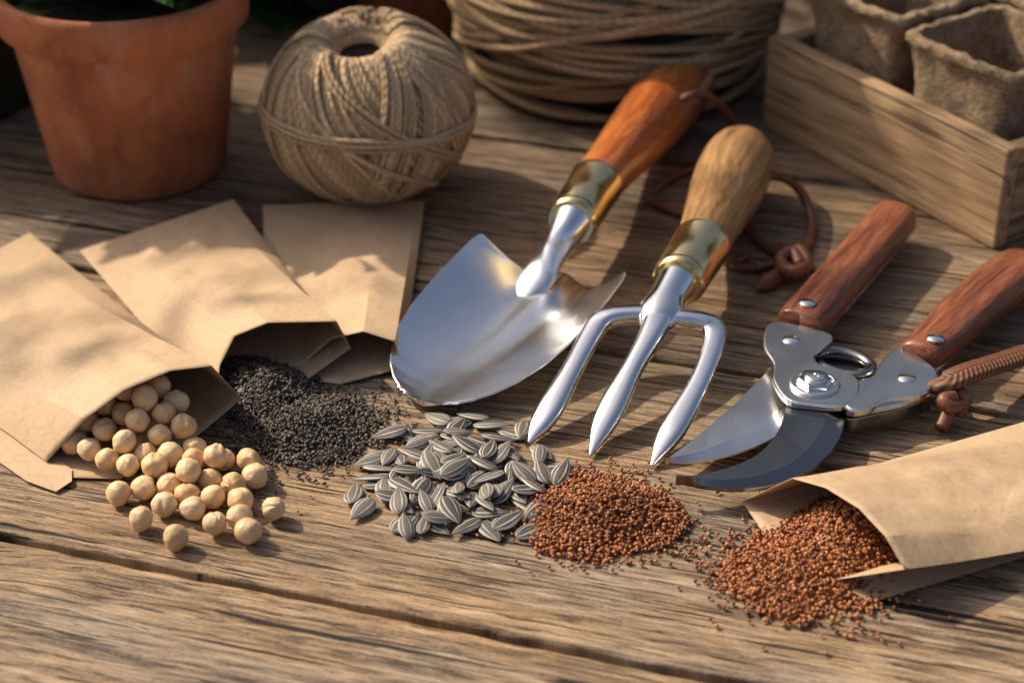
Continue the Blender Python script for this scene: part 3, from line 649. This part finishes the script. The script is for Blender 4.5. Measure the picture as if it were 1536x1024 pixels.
plant('potted_plant',gp+Vector((0,0,.1)),120,.06,0.02,.1,.07,'dark leafy plant in a glazed pot',.014)
g2=Vector((-.045,1.085,0)); pot('terracotta_pot',g2,.05,.068,.080,.02,M['terra'],'small terracotta pot standing behind a ball of twine')
plant('leafy_plant',Vector((-.165,1.11,0)),200,.055,.0,.15,.06,'bushy dark green plant standing behind pots on the table',.016,el=(-.3,1.0))
plant('leafy_plant',Vector((.03,1.32,0)),190,.10,.01,.22,.07,'bushy dark green plant behind a spool of hemp cord',.016,el=(-.2,1.0))
hd=empty('added_hedge',(0,2.6,-.76),'unseen dark green hedge added to darken reflections in the metal','hedge'); V=[];F=[]  # out of view, added for dark reflections in the metal and less sky light
for i in range(5200):
    x=random.uniform(-3.2,3.2); top=1.35+.25*noise.noise((x*1.3,0,0))+.1*noise.noise((x*5,0,0)); z=random.uniform(-.75,top)
    y=2.6+.25*noise.noise((x*2,z*2,0))-random.random()*.18
    d=Vector((random.gauss(0,1),random.gauss(-.6,.6),random.gauss(-.1,.7))).normalized(); up=Vector((random.gauss(0,.4),-1,random.gauss(.5,.4))); up=(up-d*up.dot(d)).normalized()
    leafblades(V,F,Vector((x,y,z)),d,random.uniform(.07,.13),random.uniform(.025,.04),up,.1,3)
mk('foliage',V,F,M['leaf'],hd)
V=[];F=[]
nx=40
for i in range(nx+1):
    x=-3.2+6.4*i/nx; top=1.25+.25*noise.noise((x*1.3,0,0))
    for z,yy in((-.76,2.68),(top,2.68),(top,3.1),(-.76,3.1)): V.append((x,yy+.2*noise.noise((x*2,z*2,0)),z))
for i in range(nx):
    for j in range(3): q=i*4+j; F.append((q,q+4,q+5,q+1))
mk('hedge_backing',V,F,M['soil'],hd)  # plain dark shell behind the leaves of the added hedge
# ---------------------------------------------------------------- twine ball
tb=Vector((-.0700,.829,0)); e=empty('twine_ball',tb,'round ball of pale jute twine with a hollow centre','ball of twine')
RB=.0495; SQ=.90; cz=RB*SQ
V=[];F=[];W=[]
qt=Vector((0,0,1)).rotation_difference(Vector((-.06,-.14,1)).normalized())
def put(pts,ups,rad,closed,seg=6):
    v,f,w_=sweep_data(pts,[rad]*len(pts),seg,closed,ups,off=random.random()); b=len(V); V.extend(v.tolist()); F.extend([tuple(q+b for q in x) for x in f]); W.extend(w_.tolist())
def strand(lon,twist,R,rad,top=.30,n=64,ph=0,dl=0):
    pts=[];ups=[]
    for i in range(n):
        t=i/(n-1); th=top+(math.pi-top-.22)*t
        l=lon+twist*(t-.5)+.02*noise.noise((t*3,ph,1))+dl*math.sin(math.pi*t)
        r=R+.0007*noise.noise((t*5,ph,7))
        if th<.50: r-=.014*((.50-th)/.22)**1.5
        p=Vector((math.sin(th)*math.cos(l),math.sin(th)*math.sin(l),math.cos(th)))
        up=p.copy(); p=p*r; p.rotate(qt); up.rotate(qt); p.z*=SQ; pts.append(tb+Vector((0,0,cz))+p); ups.append(up)
    put(pts,ups,rad,False)
for i in range(140): strand(i/140*6.2832,-1.5,RB-.0024,.00118,ph=i)
for i in range(110): strand(i/110*6.2832+random.gauss(0,.03),1.25,RB-.0012,.00118,top=.36,ph=i+300)
lon=0
while lon<6.1:
    k=random.randint(6,11); tw=random.choice([1.5,1.9,2.3,.7,1.1,-.9]) ; tp=random.uniform(.30,.46)
    for j in range(k): strand(lon+j*.052,tw+random.gauss(0,.02),RB+.0006+random.uniform(-.0003,.0005),.00122,top=tp,ph=lon*9+j*.6)
    lon+=k*.052+random.uniform(.0,.16)
for g in range(7):
    lon=g*.9+random.random()*.4; tw=random.choice([2.6,-1.3,.3,2.9])
    for j in range(random.randint(2,5)): strand(lon+j*.052,tw,RB+.0022,.0012,top=random.uniform(.36,.5),ph=lon*5+j)
def band(nrm,off,R,rad,n=120):
    nrm=Vector(nrm).normalized(); u=nrm.orthogonal().normalized(); w=nrm.cross(u); rr=math.sqrt(R*R-off*off); pts=[];ups=[]
    for i in range(n):
        a=6.28318*i/n; p=u*math.cos(a)*rr+w*math.sin(a)*rr+nrm*(off+.0010*noise.noise((math.cos(a)*2,math.sin(a)*2,off*900))); up=p.normalized(); p.z*=SQ; pts.append(tb+Vector((0,0,cz))+p); ups.append(up)
    put(pts,ups,rad,True)
for k in range(3): band((.05+.012*k,.06,1),-.002+k*.0022,RB+.0024+.0004*(k%2),.00115)
for _ in range(700):      # loose jute fibres
    a=random.uniform(0,6.28); cz_=random.uniform(-.8,.98); rr=math.sqrt(1-cz_*cz_); nrm=Vector((rr*math.cos(a),rr*math.sin(a),cz_))
    t_=Vector((random.gauss(0,1),random.gauss(0,1),random.gauss(0,1))); t_=(t_-nrm*t_.dot(nrm)).normalized(); L=random.uniform(.002,.006)
    p0=nrm*(RB+.0005); pts=[p0,p0+nrm*L*.35+t_*L*.5,p0+nrm*L*.5+t_*L]; pts=[tb+Vector((0,0,cz))+Vector((p.x,p.y,p.z*SQ)) for p in pts]
    put(pts,[nrm.cross(t_)]*3,.00009,False,3)
mk('strands',V,F,M['jute'],e,wc=W)
bm=bmesh.new(); bmesh.ops.create_uvsphere(bm,u_segments=48,v_segments=32,radius=RB-.003)
for v in bm.verts:
    rr=math.hypot(v.co.x,v.co.y)
    if v.co.z>0 and rr<.024: v.co.z-=.024*(1-rr/.024)**.7
    v.co.rotate(qt); v.co.z*=SQ
mk('core',[tuple(v.co+tb+Vector((0,0,cz))) for v in bm.verts],[[v.index for v in f.verts] for f in bm.faces],M['bark'],e); bm.free()
# ---------------------------------------------------------------- big cord spool
sp=Vector((.058,.985,0)); e=empty('cord_spool',sp,'large barrel-shaped spool wound with coarse brown hemp cord','spool of cord')
def srad(z): 
    t=z/.15; return .074+.014*math.sin(math.pi*min(1,max(0,t*1.1)))**.7
lathe('core',sp,[(.0001,.001)]+[(srad(z)-.005,z) for z in np.linspace(.001,.15,14)]+[(.02,.15),(.02,.13),(.0001,.13)],M['soil'],e)
V=[];F=[];W=[]
def ring(z,tx,ty,rad,dr,ph):
    pts=[];ups=[]
    n=90
    for i in range(n):
        a=2*math.pi*i/n; zz=z+tx*math.cos(a)+ty*math.sin(a)+.0024*noise.noise((math.cos(a)*2+ph,math.sin(a)*2,ph)); zz=min(max(zz,.0022),.152)
        r=srad(zz)+dr+.0012*noise.noise((math.cos(a)*3,math.sin(a)*3,ph+4)); pts.append((sp.x+r*math.cos(a),sp.y+r*math.sin(a),zz)); ups.append((math.cos(a),math.sin(a),0))
    put(pts,ups,rad,True)
for i in range(32): ring(.0028+i*.0048,random.gauss(0,.0035),random.gauss(0,.0035),.0021,-.0016,i*1.7)
for g in range(20):
    z=random.uniform(.01,.14); tx=random.gauss(0,.013); ty=random.gauss(0,.013)
    for k in range(random.randint(1,3)): ring(z+k*.0050,tx,ty,.0021,.0024+random.uniform(0,.004),g*5+k)
mk('cord',V,F,M['hemp'],e,wc=W)
# ---------------------------------------------------------------- crate with peat pots
c0=Vector(G(1490,375)); c0.z=0; c1_=Vector((.1372,.9000,0)); e1=(c1_-c0).normalized(); CL=.168; c1_=c0+e1*CL; e2=Vector((-e1.y,e1.x,0)); 
if e2.x<0: e2=-e2
Wd=.168; Ht=.051; th=.0085
cr_=empty('wooden_crate',(c0+c1_)/2+e2*Wd/2,'shallow pale wooden crate holding square peat pots','crate')
def brd(name,p0,p1,inward,hgt=Ht,z0=0):
    V=[];W=[];d=(p1-p0);L=d.length;d.normalize();off=random.random()*5
    for z in(z0,z0+hgt):
        for s,t in((0,0),(L,0),(L,th),(0,th)): V.append(p0+d*s+inward*t+Vector((0,0,z))); W.append((s+off,z,t+off))
    F=[(3,2,1,0),(4,5,6,7),(0,1,5,4),(1,2,6,5),(2,3,7,6),(3,0,4,7)]
    if d.cross(inward).z<0: F=[f[::-1] for f in F]
    o=mk(name,V,F,M['pine'],cr_,smooth=False,wc=W); bevel(o,.0010,2); return o
brd('side_board',c0,c1_,e2); brd('side_board.001',c0+e2*Wd,c1_+e2*Wd,-e2)
brd('end_board',c0+e2*(th+.0003)+e1*.0006,c0+e2*(Wd-th-.0003)+e1*.0006,e1,Ht-.001); brd('end_board.001',c1_+e2*(th+.0003)-e1*.0006,c1_+e2*(Wd-th-.0003)-e1*.0006,-e1,Ht-.001)
def slab(name,o_,a,b,z0,z1):
    V=[o_+Vector((0,0,z)) + q for z in(z0,z1) for q in(Vector(),a,a+b,b)]
    mk(name,V,[(3,2,1,0),(4,5,6,7),(0,1,5,4),(1,2,6,5),(2,3,7,6),(3,0,4,7)],M['pine'],cr_,smooth=False)
slab('base_board',c0+e2*(th+.001)+e1*(th+.001),e1*(CL-2*th-.002),e2*(Wd-2*th-.002),.001,.006)
def peat_mesh():
    V=[];F=[];n=96
    def rsq(s,z):
        out=[]
        for i in range(n):
            a=2*math.pi*i/n+.0001; ca,sa=math.cos(a),math.sin(a); k=1/(abs(ca)**12+abs(sa)**12)**(1/12)
            out.append([s*k*ca,s*k*sa,z])
        return out
    prof=[(.0003,0),(.0235,0),(.0245,.002)]+[(.0245+.0080*t,.002+.062*t) for t in np.linspace(.1,.9,16)]+[(.0330,.064),(.0352,.066),(.0355,.069),(.0340,.0705),(.0312,.0700),(.0302,.066),(.0285,.045),(.0262,.025),(.0245,.007),(.0003,.006)]
    for k,(s,z) in enumerate(prof): V+=rsq(s,z)
    for i in range(len(prof)-1):
        for j in range(n):
            k=(j+1)%n; F.append((i*n+j,i*n+k,(i+1)*n+k,(i+1)*n+j))
    V=[(x+.0010*noise.noise((x*90,y*90,z*90))+.0007*noise.noise((x*330,y*330,z*330)),y+.0010*noise.noise((x*90+7,y*90,z*90))+.0007*noise.noise((x*330,y*330+7,z*330)),z+(.0018*noise.noise((x*160,y*160,9)) if z>.055 else 0)) for x,y,z in V]
    return V,F
V,F=peat_mesh(); po=mk('peat_pot',V,F,M['peat'],origin=(0,0,0),sharp=50,label='square tapered brown peat pot in a wooden crate',cat='peat pot',group='square peat pots in a wooden crate')
ang=math.atan2(e1.y,e1.x); first=True
for i in range(2):
    for j in range(2):
        o=po if first else po.copy(); 
        if not first: link(o)
        first=False
        o.location=c0+e1*(.0505+i*.0725)+e2*(.0455+j*.0740)+Vector((0,0,.0085+.004*((i+j)%2))); o.rotation_euler=(random.gauss(0,.015),random.gauss(0,.015),ang+random.gauss(0,.02))
# ---------------------------------------------------------------- light
el=math.radians(42); az=math.atan2(-.86,.50)
S=Vector((math.sin(az)*math.cos(el),math.cos(az)*math.cos(el),math.sin(el)))
sl=bpy.data.lights.new('sun','SUN'); sl.energy=5.0; sl.angle=math.radians(.8); sl.color=(1,.87,.69)
so=bpy.data.objects.new('sun',sl); so.rotation_euler=S.to_track_quat('Z','Y').to_euler(); link(so)
w=bpy.data.worlds.new('World'); sc.world=w; w.use_nodes=True; nt=w.node_tree
sk=nt.nodes.new('ShaderNodeTexSky'); sk.sky_type='NISHITA'; sk.sun_disc=False; sk.sun_elevation=el; sk.sun_rotation=az; sk.dust_density=6.0; sk.air_density=.7
bg=nt.nodes['Background']; bg.inputs[1].default_value=.15; nt.links.new(sk.outputs[0],bg.inputs[0])
br=empty('overhanging_branch',Vector(S*1.5)+Vector((0,.8,0)),'leafy green branch overhanging the table and dappling the sunlight','branch')
V=[];F=[];TV=[];TF=[]
clear=[(G(880,300,.03),G(1040,110,.03),.030),(G(1040,390,.03),G(1110,230,.03),.028),(G(1200,480,.02),G(1350,320,.02),.02),(G(1400,520,.02),G(1530,400,.02),.02),(G(650,520,.01),G(880,420,.01),.035),(G(850,560,.01),G(1050,520,.02),.03),(G(1060,680,.01),G(1250,590,.01),.03),(G(1200,150,.04),G(1400,260,.04),.02),(G(1260,60,.06),G(1500,110,.06),.025),(G(60,100,.06),G(120,220,.04),.02),(G(440,100,.06),G(520,220,.03),.022),(G(760,60,.06),G(860,150,.04),.02)]
def shaded_ok(t):
    for a,b,r in clear:
        ap=t-a; ab=b-a; k=max(0,min(1,ap.dot(ab)/ab.dot(ab))); q=a+ab*k
        d=(t-q); d-=S*d.dot(S)
        if d.length<r: return random.random()<.25
    return True
def cover(n,xr,yr,L=.05):
    for _ in range(n):
        t0=Vector((random.uniform(*xr),random.uniform(*yr),0))
        if not shaded_ok(t0): continue
        t=random.uniform(1.2,2.1); p=t0+S*t
        d=Vector((random.gauss(0,1),random.gauss(0,1),random.gauss(0,.5))).normalized(); up=(S+Vector((random.gauss(0,.5),random.gauss(0,.5),random.gauss(0,.5)))); up=(up-d*up.dot(d)).normalized()
        leafblades(V,F,p-d*L*.4,d,L*random.uniform(.6,1.3),L*.22*random.uniform(.7,1.2),up,.1,5)
cover(860,(-.6,.6),(.88,1.5),.050)
cover(85,(-.6,-.05),(.60,.88),.036)
cover(120,(0,.6),(.66,.88),.038)
cover(26,(-.5,.5),(.30,.48),.036)
for k in range(7):
    y0=.5+k*.15; p0=Vector((-.7,y0,0))+S*1.7; p1=Vector((.6,y0+.1,0))+S*1.6
    pts=[p0.lerp(p1,i/8)+Vector((0,random.gauss(0,.02),random.gauss(0,.02))) for i in range(9)]
    v,f,_=sweep_data(pts,[.004-.0003*i for i in range(9)],6); b=len(TV); TV+=list(v); TF+=[tuple(q+b for q in x) for x in f]
mk('foliage',V,F,M['leaf'],br); mk('twigs',TV,TF,M['bark'],br)
# ---------------------------------------------------------------- camera
cd=bpy.data.cameras.new('camera'); cd.lens=65; cd.sensor_width=36; cd.clip_start=.01; cd.clip_end=200
co=bpy.data.objects.new('camera',cd); co.location=(0,0,CH); co.rotation_euler=(math.pi/2-TH,0,0); link(co)
cd.dof.use_dof=True; cd.dof.focus_distance=.712; cd.dof.aperture_fstop=8.0
sc.camera=co
sc.view_settings.view_transform='Standard'; sc.view_settings.look='None'; sc.view_settings.exposure=0
